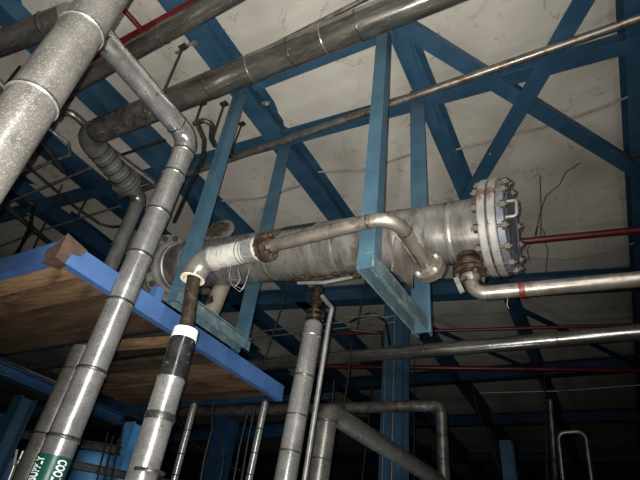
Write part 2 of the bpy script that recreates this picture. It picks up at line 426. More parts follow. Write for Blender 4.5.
# ------------------------------------------------------------------ hangers
ZH = 3.42
def hanger(label, fb, ft, rb, rt, group, fw=.15, rw=.15):
    """fb/ft: front post bottom/top pixels-as-points, rb/rt: rear post"""
    root = thing('hanger_frame', label, 'frame', fb, group)
    def post(b, t, w, flip, m):
        ax = V((t - b).normalized()); sx = V((1, 0, 0)); 
        mb = MB().section(b, t, [(-w / 2, -.05), (w / 2, -.05), (w / 2, -.036), (-w / 2 + .014, -.036), (-w / 2 + .014, .07), (-w / 2, .07)] if flip else
                          [(-w / 2, -.05), (w / 2, -.05), (w / 2, .07), (w / 2 - .014, .07), (w / 2 - .014, -.036), (-w / 2, -.036)], up=(0, 1, 0))
        return mb.build('post', m, root)
    post(fb, ft, fw, True, 'blue_post'); post(rb, rt, rw, False, 'blue_post')
    d = (rb - fb).normalized()
    MB().section(fb - d * .05, rb + d * .05, [(-.065, -.0), (-.051, 0), (-.051, .12), (.06, .12), (.06, .134), (-.065, .134)]).build('crosspiece', 'blue_chipped', root)
    MB().section(fb - d * .05, rb + d * .05, [(.055, 0), (.067, 0), (.067, .10), (.055, .10)]).build('side_plate', 'blue_chipped', root)
    return root
fb = Y(368, 272, 2.62); zh = fb.z; ft = Y(384, 33, 2.62); rb = H(423, 335, zh); rt = V((rb.x, rb.y, 0)); tt = Y(418, 92, rb.y)
print('hanger R', fb, ft, rb, tt)
R_F = (fb, rb)
hanger('faded blue steel hanger frame around the right half of the exchanger', fb, ft, rb, tt, None, .125, .175)
fb2 = Y(175, 304, 2.62); ft2 = Y(240, 93, 2.62); rb2 = H(241, 350, fb2.z); tt2 = Y(287, 145, rb2.y)
print('hanger L', fb2, ft2, rb2, tt2)
hanger('faded blue steel hanger frame around the left end of the exchanger', fb2, ft2, rb2, tt2, None, .105, .19)

# ------------------------------------------------------------------ exchanger
EY = 3.06
eR = Y(487, 229, EY); eL = Y(173, 268, EY); ax = (eR - eL).normalized()
print('exch', eL, eR)
ex = thing('heat_exchanger', 'long stained steel shell and tube exchanger hanging in two blue frames', 'heat exchanger', (eL + eR) / 2 - V((0, 0, .4)))
RS = .25; RF = .375
MB().tube([eL, eR], RS, 48).build('shell', 'shell', ex)
for t in (.10, .245, .42, .63, .80, .93):
    band(ex, eL.lerp(eR, t), ax, RS, 'shell', .03, .003, 'weld_seam')
# right end: flange pair and cover
p = eR
for off, m_ in ((.005, 'flange_white'), (.073, 'flange_white')):
    MB().lathe(p + ax * off, ax, [(0, RS), (0, RF - .006), (.008, RF), (.047, RF), (.055, RF - .006), (.055, RS)], 56).build('flange', m_, ex)
MB().lathe(p + ax * .055, ax, [(0, RF - .03), (.02, RF - .03)], 48).build('gasket', 'rust', ex)
MB().lathe(p + ax * .127, ax, [(0, RF - .05), (.005, RF - .035), (.05, RF - .035), (.055, RF - .045), (.055, .26), (.06, .25), (.06, .24), (.055, .23), (.055, 0)], 56).build('cover_plate', 'cover_grey', ex)
u_, w_ = frame(ax)
NB = 14
for k in range(NB):
    a_ = 2 * math.pi * (k + .35) / NB
    q = p + (u_ * math.cos(a_) + w_ * math.sin(a_)) * (RF - .04)
    mb = MB()
    mb.tube([q - ax * .045, q + ax * .212], .014, 10)
    hexbolt(mb, q + ax * .005, -ax, .034, .034)
    hexbolt(mb, q + ax * .165, ax, .034, .034)
    mb.build('bolt', 'bolt', ex)
hb = p + ax * .175 + V((0, 0, -.02)) - V((0, .23, 0))
hd = V((0, 0, 1)); hd = (hd - ax * hd.dot(ax)).normalized()
MB().tube(smooth_path([hb - hd * .07, hb - hd * .07 + ax * .075, hb + hd * .07 + ax * .075, hb + hd * .07], .025, 6), .0125, 12).build('handle', 'grey_flange', ex)
# left end: flange pair and channel head
p = eL
for off in (-.02, -.10):
    MB().lathe(p + ax * off, -ax, [(0, RS), (0, RF), (.06, RF), (.06, RS)], 56).build('flange', 'grey_flange', ex)
MB().lathe(p, ax, [(-.02, RF - .13), (.0, RF - .075), (.03, RF - .08), (.035, RS), (.10, RS + .012), (.11, RS)], 48).build('hub_ring', 'grey_flange', ex)
for k in range(NB):
    a_ = 2 * math.pi * (k + .35) / NB
    q = p + (u_ * math.cos(a_) + w_ * math.sin(a_)) * (RF - .038)
    mb = MB(); mb.tube([q + ax * .02, q - ax * .2], .013, 8); hexbolt(mb, q - ax * .02, ax, .032, .035); hexbolt(mb, q - ax * .16, -ax, .028, .03)
    mb.build('bolt', 'bolt', ex)
MB().lathe(p - ax * .16, -ax, [(0, .27), (.28, .27), (.34, .25), (.39, .20), (.42, .12), (.43, 0)], 48).build('channel_head', 'grey_flange', ex)
# oval manhole and bolts on the back of the shell
q = Y(221, 231, EY + .26)
mb = MB(); oval = []
for k in range(28):
    a_ = 2 * math.pi * k / 28; oval.append(q + V((math.cos(a_) * .21, 0, math.sin(a_) * .15)) + V((0, 0, -.02)))
mb.prism(oval, (0, -.04, .0)); mb.build('oval_flange', 'grey_flange', ex)
mb = MB(); mb.prism([q + (v_ - q) * .62 + V((0, -.045, 0)) for v_ in oval], (0, -.03, 0)).build('oval_cover', 'bolt', ex)
for k in range(8):
    a_ = 2 * math.pi * (k + .5) / 8; mb = MB(); hexbolt(mb, q + V((math.cos(a_) * .155, -.045, math.sin(a_) * .085 - .02)), (0, -1, 0), .022, .03, .02); mb.build('bolt', 'bolt', ex)
# dark tape patch on top of the shell
t0 = Y(278, 231, EY - .12); 
mb = MB(); n_ = 10
tc = eL.lerp(eR, .50); 
for i in range(2):
    for k in range(n_ + 1):
        ang = math.radians(22 + 32 * k / n_)
        rad = V((0, -math.cos(ang), math.sin(ang))); rad = (rad - ax * rad.dot(ax)).normalized()
        mb.v.append(tc + ax * (i * .36 - .12) + rad * (RS + .006))
for k in range(n_): mb.face((k, k + 1, n_ + 2 + k, n_ + 1 + k), True)
mb.build('dark_patch', 'black', ex)
# saddle plate by the right hanger and support pad under the shell
pl = [X(394, 237, -.98), X(391, 271, -.98), X(411, 288, -.98), X(412, 262, -.98)]
MB().prism(pl, (.014, 0, 0)).build('saddle_plate', 'steel', ex)
# crusty insulation edge under the shell
mb = MB()
s0 = Y(290, 280, EY - .02); s1 = Y(360, 274, EY - .02)
for i in range(26):
    q = s0.lerp(s1, i / 25) + V((0, random.uniform(-.05, .05), random.uniform(-.008, .012))); mb.tube([q - ax * .03, q + ax * .03], random.uniform(.008, .018), 7)
mb.build('crusty_deposit', 'tar', ex)
MB().tube(smooth_path([Y(298, 283, EY), Y(325, 282.5, EY), Y(352, 277, EY), Y(368, 270, EY)], .2, 6), .017, 10).build('drip_rail', 'grey_flange', ex)
# sagging pipe strip just under the shell at the centre
# nozzle stub on shell bottom (left, beige leg)
q0 = Y(228, 272, 3.2); q1 = Y(207, 322, 3.2)
MB().tube([q0, q1], .085, 20).build('support_leg', 'beige', ex)
MB().box(Y(210, 300, 3.12), (.035, 0, .012), (0, .006, 0), (-.012, 0, .04)).build('small_plate', 'rust', ex)

# ------------------------------------------------------------------ flanged joints
def flange_pair(root, p, d, r, m='rust', bm='bolt', n=8, th=.03, gap=.012, bore=0):
    d = V(d).normalized(); p = V(p)
    for s_ in (-1, 1):
        o = p + d * s_ * (gap / 2)
        MB().lathe(o, d * s_, [(0, bore), (0, r), (th, r), (th, r * .55), (th + .02, r * .48), (th + .02, bore)], 40).build('flange', m, root)
    MB().lathe(p - d * gap / 2, d, [(0, r * .8), (gap, r * .8)], 32).build('gasket', 'black', root)
    u1, w1 = frame(d)
    for k in range(n):
        a_ = 2 * math.pi * (k + .5) / n; q = p + (u1 * math.cos(a_) + w1 * math.sin(a_)) * r * .78
        mb = MB(); mb.tube([q - d * (th + .03), q + d * (th + .03)], .008, 8)
        for s_ in (-1, 1): hexbolt(mb, q + d * s_ * (th + gap / 2), d * s_, .0165, .018)
        mb.build('bolt', bm, root)

# curved stainless pipe in front of the exchanger
YP = 2.42
cA = Y(266, 247, YP); cB = Y(394, 215.5, YP); cC = Y(429, 268, YP + .56)
cp = thing('curved_pipe', 'bare stainless pipe with a bend and bolted end flange in front of the exchanger', 'pipe', cA)
run(cp, [cA, cB, cC], .052, .19, 'stainless')
for q_ in (.88,): band(cp, cA.lerp(cB, .82), cB - cA, .052, 'rust', .014, .003, 'weld_seam')
a_ = arc_pts(cA, cB, cC, .19)[-1]
band(cp, a_, cC - cB, .052, 'rust', .012, .003, 'weld_seam')
flange_pair(cp, cC, cC - cB, .122, 'stainless', 'bolt_shiny', 4, .026, .01)
print('curved', cA, cB, cC)

# white wrapped elbow line
wE = Y(198, 262, YP); wD = Y(186, 330, YP)
wdir = (wE - cA).normalized(); down = V((0, 0, -1))
wp = thing('wrapped_pipe', 'white wrapped pipe with grey elbow cover tied with loose wire, beside the left frame', 'pipe', wE)
RW = .095
arcw = arc_pts(cA, wE, wE + down, .165)
MB().tube([cA - (cA - wE).normalized() * .06, arcw[0]], RW, 36).build('wrapped_section', 'cloth', wp)
MB().tube(arcw, [RW + .008] * len(arcw), 36, cap=False).build('elbow_cover', 'pvc_elbow', wp)
MB().lathe(arcw[-1], down, [(-.01, RW + .007), (.01, RW + .007), (.01, RW - .018), (-.16, RW - .03)], 36).build('foam_lining', 'cream', wp)
band(wp, arcw[0], cA - wE, RW, 'pvc_elbow', .03, .01, 'elbow_collar')
for t in (.22, .30, .55, .62): band(wp, arcw[0].lerp(cA, t), (cA - wE) + V((0, 0, .03 if t < .5 else -.02)), RW, 'wire' if t < .5 else 'seam', .006, .003, 'wire_tie')
MB().lathe(arcw[0].lerp(cA, .66), cA - wE, [(0, RW + .002), (0, RW + .008), (.10, RW + .008), (.11, .07)], 36).build('metal_collar', 'alu', wp)
flange_pair(wp, cA, cA - wE, .118, 'rust', 'bolt', 8, .03, .014)
# loose wires
for pts in ([(232, 262), (229, 278), (234, 288), (240, 281), (237, 270)], [(233, 284), (243, 290), (247, 278), (250, 268)], [(238, 268), (241, 280), (232, 280), (228, 270)], [(229, 283), (240, 292), (245, 284)]):
    pp = [Y(x_, y_, YP - .08) for x_, y_ in pts]
    MB().tube(smooth_path(pp, .008, 4), .0022, 6).build('loose_wire', 'wire', wp)
# tarry vertical pipe below the elbow and jacketed riser with white cap
dT = arcw[-1] + V((0.0, 0, .05)); capP = Y(186, 331, YP); base = Y(136, 496, YP)
tilt = (capP - base).normalized()
rp = thing('jacketed_riser', 'jacketed riser with white end cap and black sleeve below the wrapped elbow', 'pipe', (base.x, base.y, 0))
MB().tube([dT, capP], .056, 28).build('bare_pipe', 'tar', rp)
MB().tube([capP - tilt * .075, capP + tilt * .005], [.097, .094], 32).build('end_cap', 'pvc', rp)
s1 = Y(179, 352, YP); s2 = Y(171, 380, YP)
MB().tube([capP - tilt * .06, s1, s2], .094, 32).build('black_sleeve', 'black_gloss', rp)
bb = V((base.x, base.y, 0)) - V((.0, 0, 0)); low = base
MB().tube([s2, low - tilt * .9], .099, 36).build('pipe_section', 'alu', rp)
k_ = Y(160, 418, YP); band(rp, k_, tilt, .099, 'seam', .05, .006); k_ = Y(149, 472, YP); band(rp, k_, tilt, .099, 'seam', .02, .004)
band(rp, s2, tilt, .099, 'seam_light', .014, .003)
mb = MB(); hexbolt(mb, Y(162, 416, YP - .105), (0, -1, 0), .012, .02); mb.build('bolt', 'bolt_shiny', rp)
print('riser', capP, base)

# valve pipe beneath the right flange
nz = Y(468, 262, EY - .02); cn = Y(473, 294, EY - .02); he = H(660, 277.5, cn.z)
print('valvepipe', nz, cn, he)
vp = thing('outlet_pipe', 'bare steel outlet pipe with red tape leaving the rusty valve under the exchanger', 'pipe', nz)
run(vp, [nz, cn, he + (he - cn).normalized() * .6], .051, .10, 'stainless')
dn = (cn - nz).normalized()
MB().lathe(nz + V((0, 0, .12)), dn, [(0, .06), (.06, .058), (.07, .085), (.1, .085), (.1, .05)], 28).build('nozzle', 'rust', vp)
MB().lathe(nz + dn * .05, dn, [(0, .05), (0, .115), (.03, .118), (.03, .07), (.045, .07), (.045, .12), (.075, .118), (.075, .052)], 36).build('valve_flange', 'rust', vp)
MB().lathe(nz + dn * .13, dn, [(0, .07), (.02, .068), (.03, .058), (.05, .054)], 28).build('valve_collar', 'stainless', vp)
for k in range(4):
    mb = MB(); a_ = math.pi / 2 * k + .6; q = nz + V((math.cos(a_) * .095, math.sin(a_) * .095, 0)); hexbolt(mb, q + dn * .125, dn, .017, .02, .015); mb.build('bolt', 'bolt', vp)
mb = MB(); q = Y(459, 285, EY - .14)
mb.box(q, (.016, 0, .006), (0, .006, 0), (-.02, 0, .065)); mb.build('valve_handle', 'grey_tube', vp)
MB().box(Y(463, 279, EY - .12), (.03, 0, 0), (0, .01, 0), (0, 0, .012)).build('valve_stem', 'rust', vp)
tp = Y(521, 295, cn.y); tp = cn + (he - cn) * ((H(521, 295, cn.z) - cn).length / (he - cn).length)
band(vp, tp, he - cn, .051, 'red_tape', .04, .003, 'red_tape')
wire([tp - V((.1, -.02, .04)), tp - V((.11, -.02, .09)), tp - V((.10, -.02, .12))], .003, 'wire', 'wire_end', vp)

# ------------------------------------------------------------------ foreground pipe
f0 = V((-1.62, .49, 0)); 
fA = D_ = Y(20, 112, .49)
def fgp(px, py): return Y(px, py, .49)
ctr_hi = fgp(82.5, 30); ctr_lo = fgp(-1.5, 150)
dirF = (ctr_hi - ctr_lo).normalized()
print('fg', ctr_hi, ctr_lo, dirF)
fg = thing('jacketed_riser', 'large dusty jacketed riser closest to the camera at the top left', 'pipe', (ctr_lo.x, ctr_lo.y, 0))
dirF = V((dirF.x, 0, dirF.z)).normalized()
bot = ctr_lo - dirF * (ctr_lo.z / dirF.z); top = ctr_hi + dirF * ((ZC - .3 - ctr_hi.z) / dirF.z)
RFG = .102
MB().tube([bot, top], RFG, 64).build('pipe_section', 'alu_fg', fg)
for px, py in ((82, 31), (24, 106)):
    q = ctr_lo + dirF * (fgp(px, py) - ctr_lo).dot(dirF)
    band(fg, q, dirF, RFG, 'seam', .013, .004); band(fg, q - dirF * .010, dirF, RFG, 'seam_light', .005, .005)
# jacket lap seam along the pipe
# ------------------------------------------------------------------ cooling line: horizontal, elbow, toward camera, elbow, riser
YA = 2.30
aTop = Y(189, 139, YA); aBot = Y(53.5, 462, YA)
dirA = (aTop - aBot).normalized()
zt = aTop.z
k1 = H(80, 12, zt + .0)
print('A', aTop, aBot, k1)
RA = .112
lead = H(-30, 55, zt)
cl = thing('cooling_pipe', 'cooling supply pipe with green label, two elbows and long aluminium jacketed drop', 'pipe', (aBot.x, aBot.y, 0))
botA = aBot - dirA * (aBot.z / dirA.z)
run(cl, [lead - (k1 - lead).normalized() * 3, k1, aTop, botA], RA, [.16, .17], ['alu_streak', 'alu_bright', 'alu'], 'alu', 40, r_elbow=RA + .002)
dirk = (aTop - k1).normalized()
for px, py in ((180, 145), (172, 168), (162, 212)): pass
def onaxis(p, a, d): return V(a) + V(d) * ((V(p) - V(a)).dot(d))
for px, py in ((183.5, 153), (175, 175), (158, 213), (141, 256), (121, 303), (90, 371), (64, 438)):
    q = onaxis(Y(px, py, YA), aBot, dirA)
    band(cl, q, dirA, RA, 'seam', .020, .005); band(cl, q - dirA * .016, dirA, RA, 'seam_light', .008, .006)
bx_ = H(52, 22, zt); band(cl, lead.lerp(k1, .72), k1 - lead, RA, 'seam', .02, .005)
band(cl, k1.lerp(aTop, .86), dirk, RA, 'seam', .014, .004)
# label: wraps the riser
tocam = CAM - V((aBot.x, aBot.y, aBot.z)); tocam = (tocam - dirA * tocam.dot(dirA)).normalized()
right = dirA.cross(tocam).normalized() * 1.0
if right.dot(XV) < 0 and False: right = -right
# screen right test
camR = ROT @ V((1, 0, 0))
if right.dot(camR) < 0: right = -right
L0 = onaxis(Y(54, 457, YA), aBot, dirA)          # label top on the axis
def wrap(s_, ang, r):        # s_ = distance down from label top
    return L0 - dirA * s_ + (tocam * math.cos(ang) + right * math.sin(ang)) * r
mb = MB(); n_ = 48; rows = 6; LEN = .62
for j_ in range(rows + 1):
    for k in range(n_): mb.v.append(wrap(LEN * j_ / rows, 2 * math.pi * k / n_, RA + .0035))
for j_ in range(rows):
    for k in range(n_):
        k2 = (k + 1) % n_; mb.face((j_ * n_ + k, j_ * n_ + k2, (j_ + 1) * n_ + k2, (j_ + 1) * n_ + k), True)
lab = mb.build('pipe_label', 'green', cl, 'green wrap label with white lettering')
def text_mesh(body, cap, condense):
    cu = bpy.data.curves.new('t', 'FONT'); cu.body = body; cu.size = 1; cu.offset = .035; cu.resolution_u = 4
    ob = bpy.data.objects.new('t', cu); COL.objects.link(ob)
    dg = bpy.context.evaluated_depsgraph_get(); dg.update()
    me = bpy.data.meshes.new_from_object(ob.evaluated_get(dg))
    COL.objects.unlink(ob); bpy.data.objects.remove(ob)
    vs = [v.co.copy() for v in me.vertices]; fs = [tuple(p.vertices) for p in me.polygons]
    hmax = max(v.y for v in vs); x0 = min(v.x for v in vs)
    k = cap / hmax
    return [V(((v.x - x0) * k * condense, v.y * k, 0)) for v in vs], fs
def letters(body, ang_c, up_dir, s_start, cap, condense, parent):
    """up_dir +1: letters' tops face screen left and read upward; -1: read downward"""
    vs, fs = text_mesh(body, cap, condense); Lw = max(v.x for v in vs)
    mb = MB()
    for v in vs:
        if up_dir > 0: s_ = s_start + (Lw - v.x); a = ang_c - (v.y - cap / 2) / RA
        else: s_ = s_start + v.x; a = ang_c + (v.y - cap / 2) / RA
        mb.v.append(wrap(s_, a, RA + .0055))
    for f in fs: mb.face(f)
    mb.build('lettering', 'white_ink', parent)
letters('COOLING WATER SUPPLY', math.radians(-50), 1, .02, .066, .50, lab)
letters('COOLING WATER SUPPLY', math.radians(31), -1, .02, .066, .50, lab)
letters('COOLING WATER SUPPLY', math.radians(-146), -1, .022, .062, .56, lab)
letters('COOLING WATER SUPPLY', math.radians(120), 1, .022, .062, .56, lab)

# second riser behind it
YR = 2.75
q0 = Y(82, 352, YR); q1 = Y(36, 470, YR); d_ = (q0 - q1).normalized(); d_ = V((0.02, 0, 1)).normalized()
sr = thing('jacketed_riser', 'dull grey jacketed riser half hidden behind the cooling supply pipe', 'pipe', (q1.x, q1.y, 0))
ctr = Y(64, 400, YR)
MB().tube([ctr - d_ * ctr.z, V(ctr) + d_ * (q0.z - ctr.z)], .13, 40).build('pipe_section', 'alu_fg', sr)
band(sr, onaxis(Y(44, 436, YR), ctr, d_), d_, .13, 'black', .012, .005); band(sr, onaxis(Y(76, 372, YR), ctr, d_), d_, .13, 'seam', .014, .004)
MB().lathe(V(ctr) + d_ * (q0.z - ctr.z), d_, [(0, .13), (.02, .13), (.03, .1), (.03, 0)], 28).build('end_cap', 'alu_dark', sr)

# ------------------------------------------------------------------ thick high pipe with left elbow
zC = 5.93
c1 = H(86, 136, zC); c2 = H(450, -12, zC); cdir = (c2 - c1).normalized(); c2 = c2 + cdir * 1.5
c3 = H(140, 190, zC); 
hd_ = Y(128, 262, 3.06)
print('C', c1, c2, c3, hd_)
hp = thing('insulated_header', 'thick tarnished high pipe that bends at the left and drops to the exchanger head', 'pipe', c1)
RC = .152
c3 = H(140, 198, zC); c3 = V((c3.x, c3.y, zC)); hx = eL - ax * .55
c4 = V((c3.x + .02, c3.y, 4.35))
c5 = V((hx.x, hx.y + .02, 4.22))
print('C3', c3, hx)
dY = (c3 - c1).normalized(); m3 = c3 - dY * .30
run(hp, [c2, c1, m3], RC, .22, ['alu_streak', 'grey_flange'], 'grey_flange', 36, r_elbow=RC + .003)
run(hp, [m3, c3, c4, c5 + V((.2, 0, 0))], .10, [.15, .14], ['grey_flange', 'grey_flange', 'grey_flange'], 'steel', 32, r_elbow=.115)
for t in (.20, .33, .42, .50, .56, .62, .84): band(hp, c1.lerp(c2, t), cdir, RC, 'seam_light' if t in (.56, .42) else 'seam', .014, .003)
e_ = c1 + cdir * .26
MB().tube([e_, c1 + cdir * 1.25], RC + .004, 36).build('mottled_jacket', 'alu_dark', hp)
# banded section between the two elbows
b0 = c1 + dY * .26; b1 = m3 - dY * .02
for i in range(9):
    q = b0.lerp(b1, i / 8); band(hp, q, dY, RC, 'wire' if i % 2 else 'dark_steel', .016, .005, 'wire_band')
for q in (b1, b1 - dY * .06): MB().lathe(q, dY, [(0, RC), (0, RC + .055), (.03, RC + .055), (.03, RC)], 36).build('flange', 'grey_flange', hp)

# ------------------------------------------------------------------ other pipes
def simple_pipe(name, pts, r, m, label, R=.1, bnd=(), bm='seam', group=None, cat='pipe', seg=24):
    root = thing(name, label, cat, pts[0], group)
    if len(pts) > 2: run(root, pts, r, R, m, None, seg)
    else: MB().tube(pts, r, seg).build('pipe_section', m, root)
    for i, t in bnd: band(root, V(pts[i]).lerp(V(pts[i + 1]), t), V(pts[i + 1]) - V(pts[i]), r, bm, .012, .004)
    return root
a, b = H(120, 197, 6.28), H(670, 8, 6.28)
simple_pipe('steel_pipe', [a, b], .046, 'stainless', 'long thin bare steel pipe crossing under the blue cross beam', bnd=((0, .13), (0, .55)), bm='rust')
a, b = H(60, 92, 6.1), H(250, -16, 6.1); d = (b - a).normalized()
simple_pipe('jacketed_pipe', [a - d * 3, b + d * 2], .105, 'alu_streak', 'medium jacketed pipe beside the red pipe at the top', bnd=((0, .6), (0, .5)))
a, b = H(80, 65, 6.3), H(240, -22, 6.3); d = (b - a).normalized()
rr_ = simple_pipe('sprinkler_pipe', [a - d * 3, b + d * 2], .045, 'red', 'red sprinkler pipe with short branch at the top left')
a1 = H(148, 37, 6.3); b1_ = H(117, 2, 6.3)
MB().tube([a1, b1_ + (b1_ - a1) * .8], .028, 16).build('branch_pipe', 'red', rr_)
MB().lathe(a1 - d * .09, d, [(0, .045), (0, .062), (.18, .062), (.18, .045)], 20).build('tee_fitting', 'red', rr_)
a, b = H(290, 37, 6.3), H(400, -19, 6.3)
o_ = wire([a - (b - a) * .5, b], .028, 'steel', 'conduit_pipe'); tag(o_, 'thin dark pipe running above the thick high pipe at the top edge', 'pipe')
a, b = H(200, 369.5, 4.95), H(700, 327.5, 4.95); d = (b - a).normalized()
simple_pipe('jacketed_pipe', [a - d * 5, b], .115, 'alu_streak', 'long horizontal jacketed pipe crossing in front of the steel column', bnd=((0, .55), (0, .72), (0, .87)))
# red pipes
a, b = H(470, 246.5, 6.3), H(660, 228, 6.3); d = (b - a).normalized()
rp_ = simple_pipe('fire_pipe', [a - d * .6, b + d * 1], .055, 'red', 'red pipe behind the bolted exchanger flange, right side')
a, b = H(300, 335, 6.3), H(660, 324, 6.3)
simple_pipe('fire_pipe', [a, b], .035, 'red', 'thin red pipe just above the long horizontal jacketed pipe')
a, b = H(290, 366, 6.3), H(680, 371, 6.3)
simple_pipe('fire_pipe', [a, b], .06, 'red', 'dim red pipe below the long horizontal jacketed pipe')

# riser with bronze valve
YV1 = 3.45
t_ = Y(314, 322, YV1); bt = Y(284, 486, YV1)
print('v1', t_, bt)
vr = thing('jacketed_riser', 'jacketed riser topped with a bronze valve under the exchanger middle', 'pipe', (bt.x, bt.y, 0))
dv = (t_ - bt).normalized()
RV_ = .088
dep = -(ROT.transposed() @ (t_ - CAM)).z; print('depth v1', dep)
MB().tube([bt - dv * bt.z, t_ - dv * .03, t_], [RV_, RV_, RV_ * .72], 32).build('pipe_section', 'alu', vr)
for px, py in ((309, 337), (302, 377), (296, 416), (289, 452)): band(vr, onaxis(Y(px, py, YV1), bt, dv), dv, RV_, 'seam' if py > 340 else 'seam_light', .012, .004)
n0 = Y(318, 281, YV1)
dv2 = (n0 - t_).normalized(); Lv = (n0 - t_).length
MB().lathe(t_, dv2, [(0, .05), (.02, .05), (.02, .085), (.035, .088), (.05, .085), (.05, .05), (.08, .045), (.08, .082), (.095, .085), (.11, .07), (.13, .04), (.2, .04), (.2, .06), (.24, .062), (.26, .04), (Lv * .72, .04), (Lv * .72, .055), (Lv * .8, .055), (Lv * .8, .035), (Lv + .08, .035)], 28).build('valve_body', 'brass', vr)
MB().tube([t_ + dv2 * .2, t_ + dv2 * .2 + V((.1, -.03, 0))], .014, 10).build('valve_stem', 'brass', vr)
for k in range(4):
    mb = MB(); a_ = k * math.pi / 2 + .4; q = t_ + dv2 * .03 + V((math.cos(a_) * .08, math.sin(a_) * .08, 0)); mb.tube([q - dv2 * .02, q + dv2 * .08], .008, 8); mb.build('bolt', 'bolt', vr)
# thin drain tube beside it
pts = [Y(322, 296, YV1 - .1), Y(332, 308, YV1 - .1), Y(329, 322, YV1 - .1), Y(303, 490, YV1 - .1)]
o_ = MB().tube(smooth_path(pts, .03, 6), .0215, 12); o_ = o_.build('drain_tube', 'grey_tube'); tag(o_, 'thin grey drain tube beside the riser with the bronze valve', 'tube')

# elbowed pipe at the bottom centre
zE = Y(328, 411, 4.35)
e0 = Y(316, 490, 4.35); dE = H(437, 480, zE.z)
print('elbow', zE, e0, dE)
simple_pipe('jacketed_pipe', [V((e0.x, e0.y, 0)) if False else e0 - (zE - e0).normalized() * 1.6, zE, dE + (dE - zE).normalized() * 1.2], .105, 'alu_fg', 'jacketed pipe with a sharp elbow at the bottom centre', R=.125,
            bnd=((0, .955), (0, .80), (1, .14), (1, .26), (1, .38), (1, .5), (1, .62)))
# far pipe: horizontal with elbow down
zz = 4.1
h0 = H(150, 413, zz); h1 = H(441, 405.5, zz); 
print('far h', h0, h1)
dn_ = V((h1.x, h1.y, 0))
simple_pipe('jacketed_pipe', [h0 - (h1 - h0).normalized() * 4, h1, dn_], .093, 'steel', 'far horizontal pipe turning down at a right elbow near the column', R=.13,
            bnd=((0, .62), (0, .7), (0, .78), (0, .86), (0, .93), (1, .12), (1, .2), (1, .28)))

# hanging jacketed tubes below the platform
ZP = 3.42
for (x0, y0, x1, y1, yy), lab in (((194, 405, 172, 488, 4.6), 'slim jacketed drop pipe under the platform, nearer the capped riser'), ((265, 403, 247, 488, 4.9), 'slim jacketed drop pipe under the platform end beam')):
    a = Y(x0, y0, yy); b = Y(x1, y1, yy)
    r_ = simple_pipe('drop_pipe', [a, b - (a - b).normalized() * 1.0], .043, 'alu', lab, bnd=((0, .16), (0, .3), (0, .42)), bm='black')
    MB().lathe(a, (a - b), [(-.01, .043), (0, .044), (.03, .03), (.03, 0)], 16).build('end_cap', 'steel', r_)
for pts, yy, lab in (([(213, 404), (212, 430), (205, 455), (199, 488)], 4.8, 'black cable hanging behind the slim drop pipe'), ([(247, 415), (240, 445), (232, 488)], 5.2, 'thin dark cable hanging between the two drop pipes'), ([(255, 406), (248, 440), (240, 488)], 5.2, 'dark cable next to the drop pipe at the platform end')):
    o_ = wire([Y(x_, y_, yy) for x_, y_ in pts], .014, 'black', 'hanging_cable'); tag(o_, lab, 'cable')

# ------------------------------------------------------------------ timber platform
pc = H(57, 258, ZP - .0); pe = H(280, 400, ZP)
print('platform', pc, pe)
pf = thing('timber_platform', 'raised timber plank platform edged with bright blue steel beams', 'platform', (pc.x, pc.y, ZP))
X1 = pc.x; Y0 = pc.y; Y1 = pe.y + .05; X0 = X1 - 7
MB().section((X1, Y0, ZP - .0), (pe.x, Y1, ZP), CSEC(.20, .08, .014, -1)).build('edge_beam', 'blue_platform', pf)
MB().section((X0, Y0, ZP), (X1 - .05, Y0, ZP), CSEC(.20, .08, .014, -1)).build('edge_beam', 'blue_platform', pf, )
MB().section((X0, Y1, ZP), (pe.x - .1, Y1, ZP), CSEC(.2, .08, .014, 1)).build('edge_beam', 'blue_dark', pf)
YG0, YG1 = Y0 + 1.40, Y0 + 1.95       # open gap between the two decks
def planks(ya, yb, xl, widths):
    yy = ya; k = 0
    while yy < yb - .05:
        w = min(widths[k % len(widths)], yb - yy); k += 1
        z = ZP + .075 + random.uniform(-.03, .03); e = random.uniform(-.25, .1)
        mb = MB(); mb.box(((xl + e + X1 - .04) / 2, yy + w / 2, z), ((X1 - .04 - xl - e) / 2, 0, random.uniform(-.008, .008)), (0, w / 2 - .016, random.uniform(-.012, .012)), (0, 0, .022))
        mb.build('plank', ('wood_dark', 'wood', 'wood_light', 'wood', 'wood_dark')[(k + int(xl < -8)) % 5], pf); yy += w
planks(Y0 + .03, YG0, X0, (.27, .30, .42, .40))
planks(YG1, Y1 - .05, X1 - 2.6, (.32, .4, .36, .3))
MB().section((X1 - .05, YG0 + .30, ZP + .02), (X1 - 1.6, YG0 + .12, ZP + .02), RECT(.09, .09)).build('joist', 'wood', pf)
MB().section((X0, YG0 + .05, ZP + .08), (X1 - .05, YG0 + .05, ZP + .08), CSEC(.12, .08, .014, 1)).build('cross_joist', 'dark_steel', pf)
MB().section((X0, YG1, ZP + .1), (X1 - .05, YG1, ZP + .1), RECT(.06, .1)).build('cross_joist', 'dark_steel', pf)
MB().box((X1 - .06, Y0 + 1.08, ZP + .27), (.05, 0, 0), (0, .045, 0), (0, 0, .07)).build('upright_lug', 'blue_platform', pf)
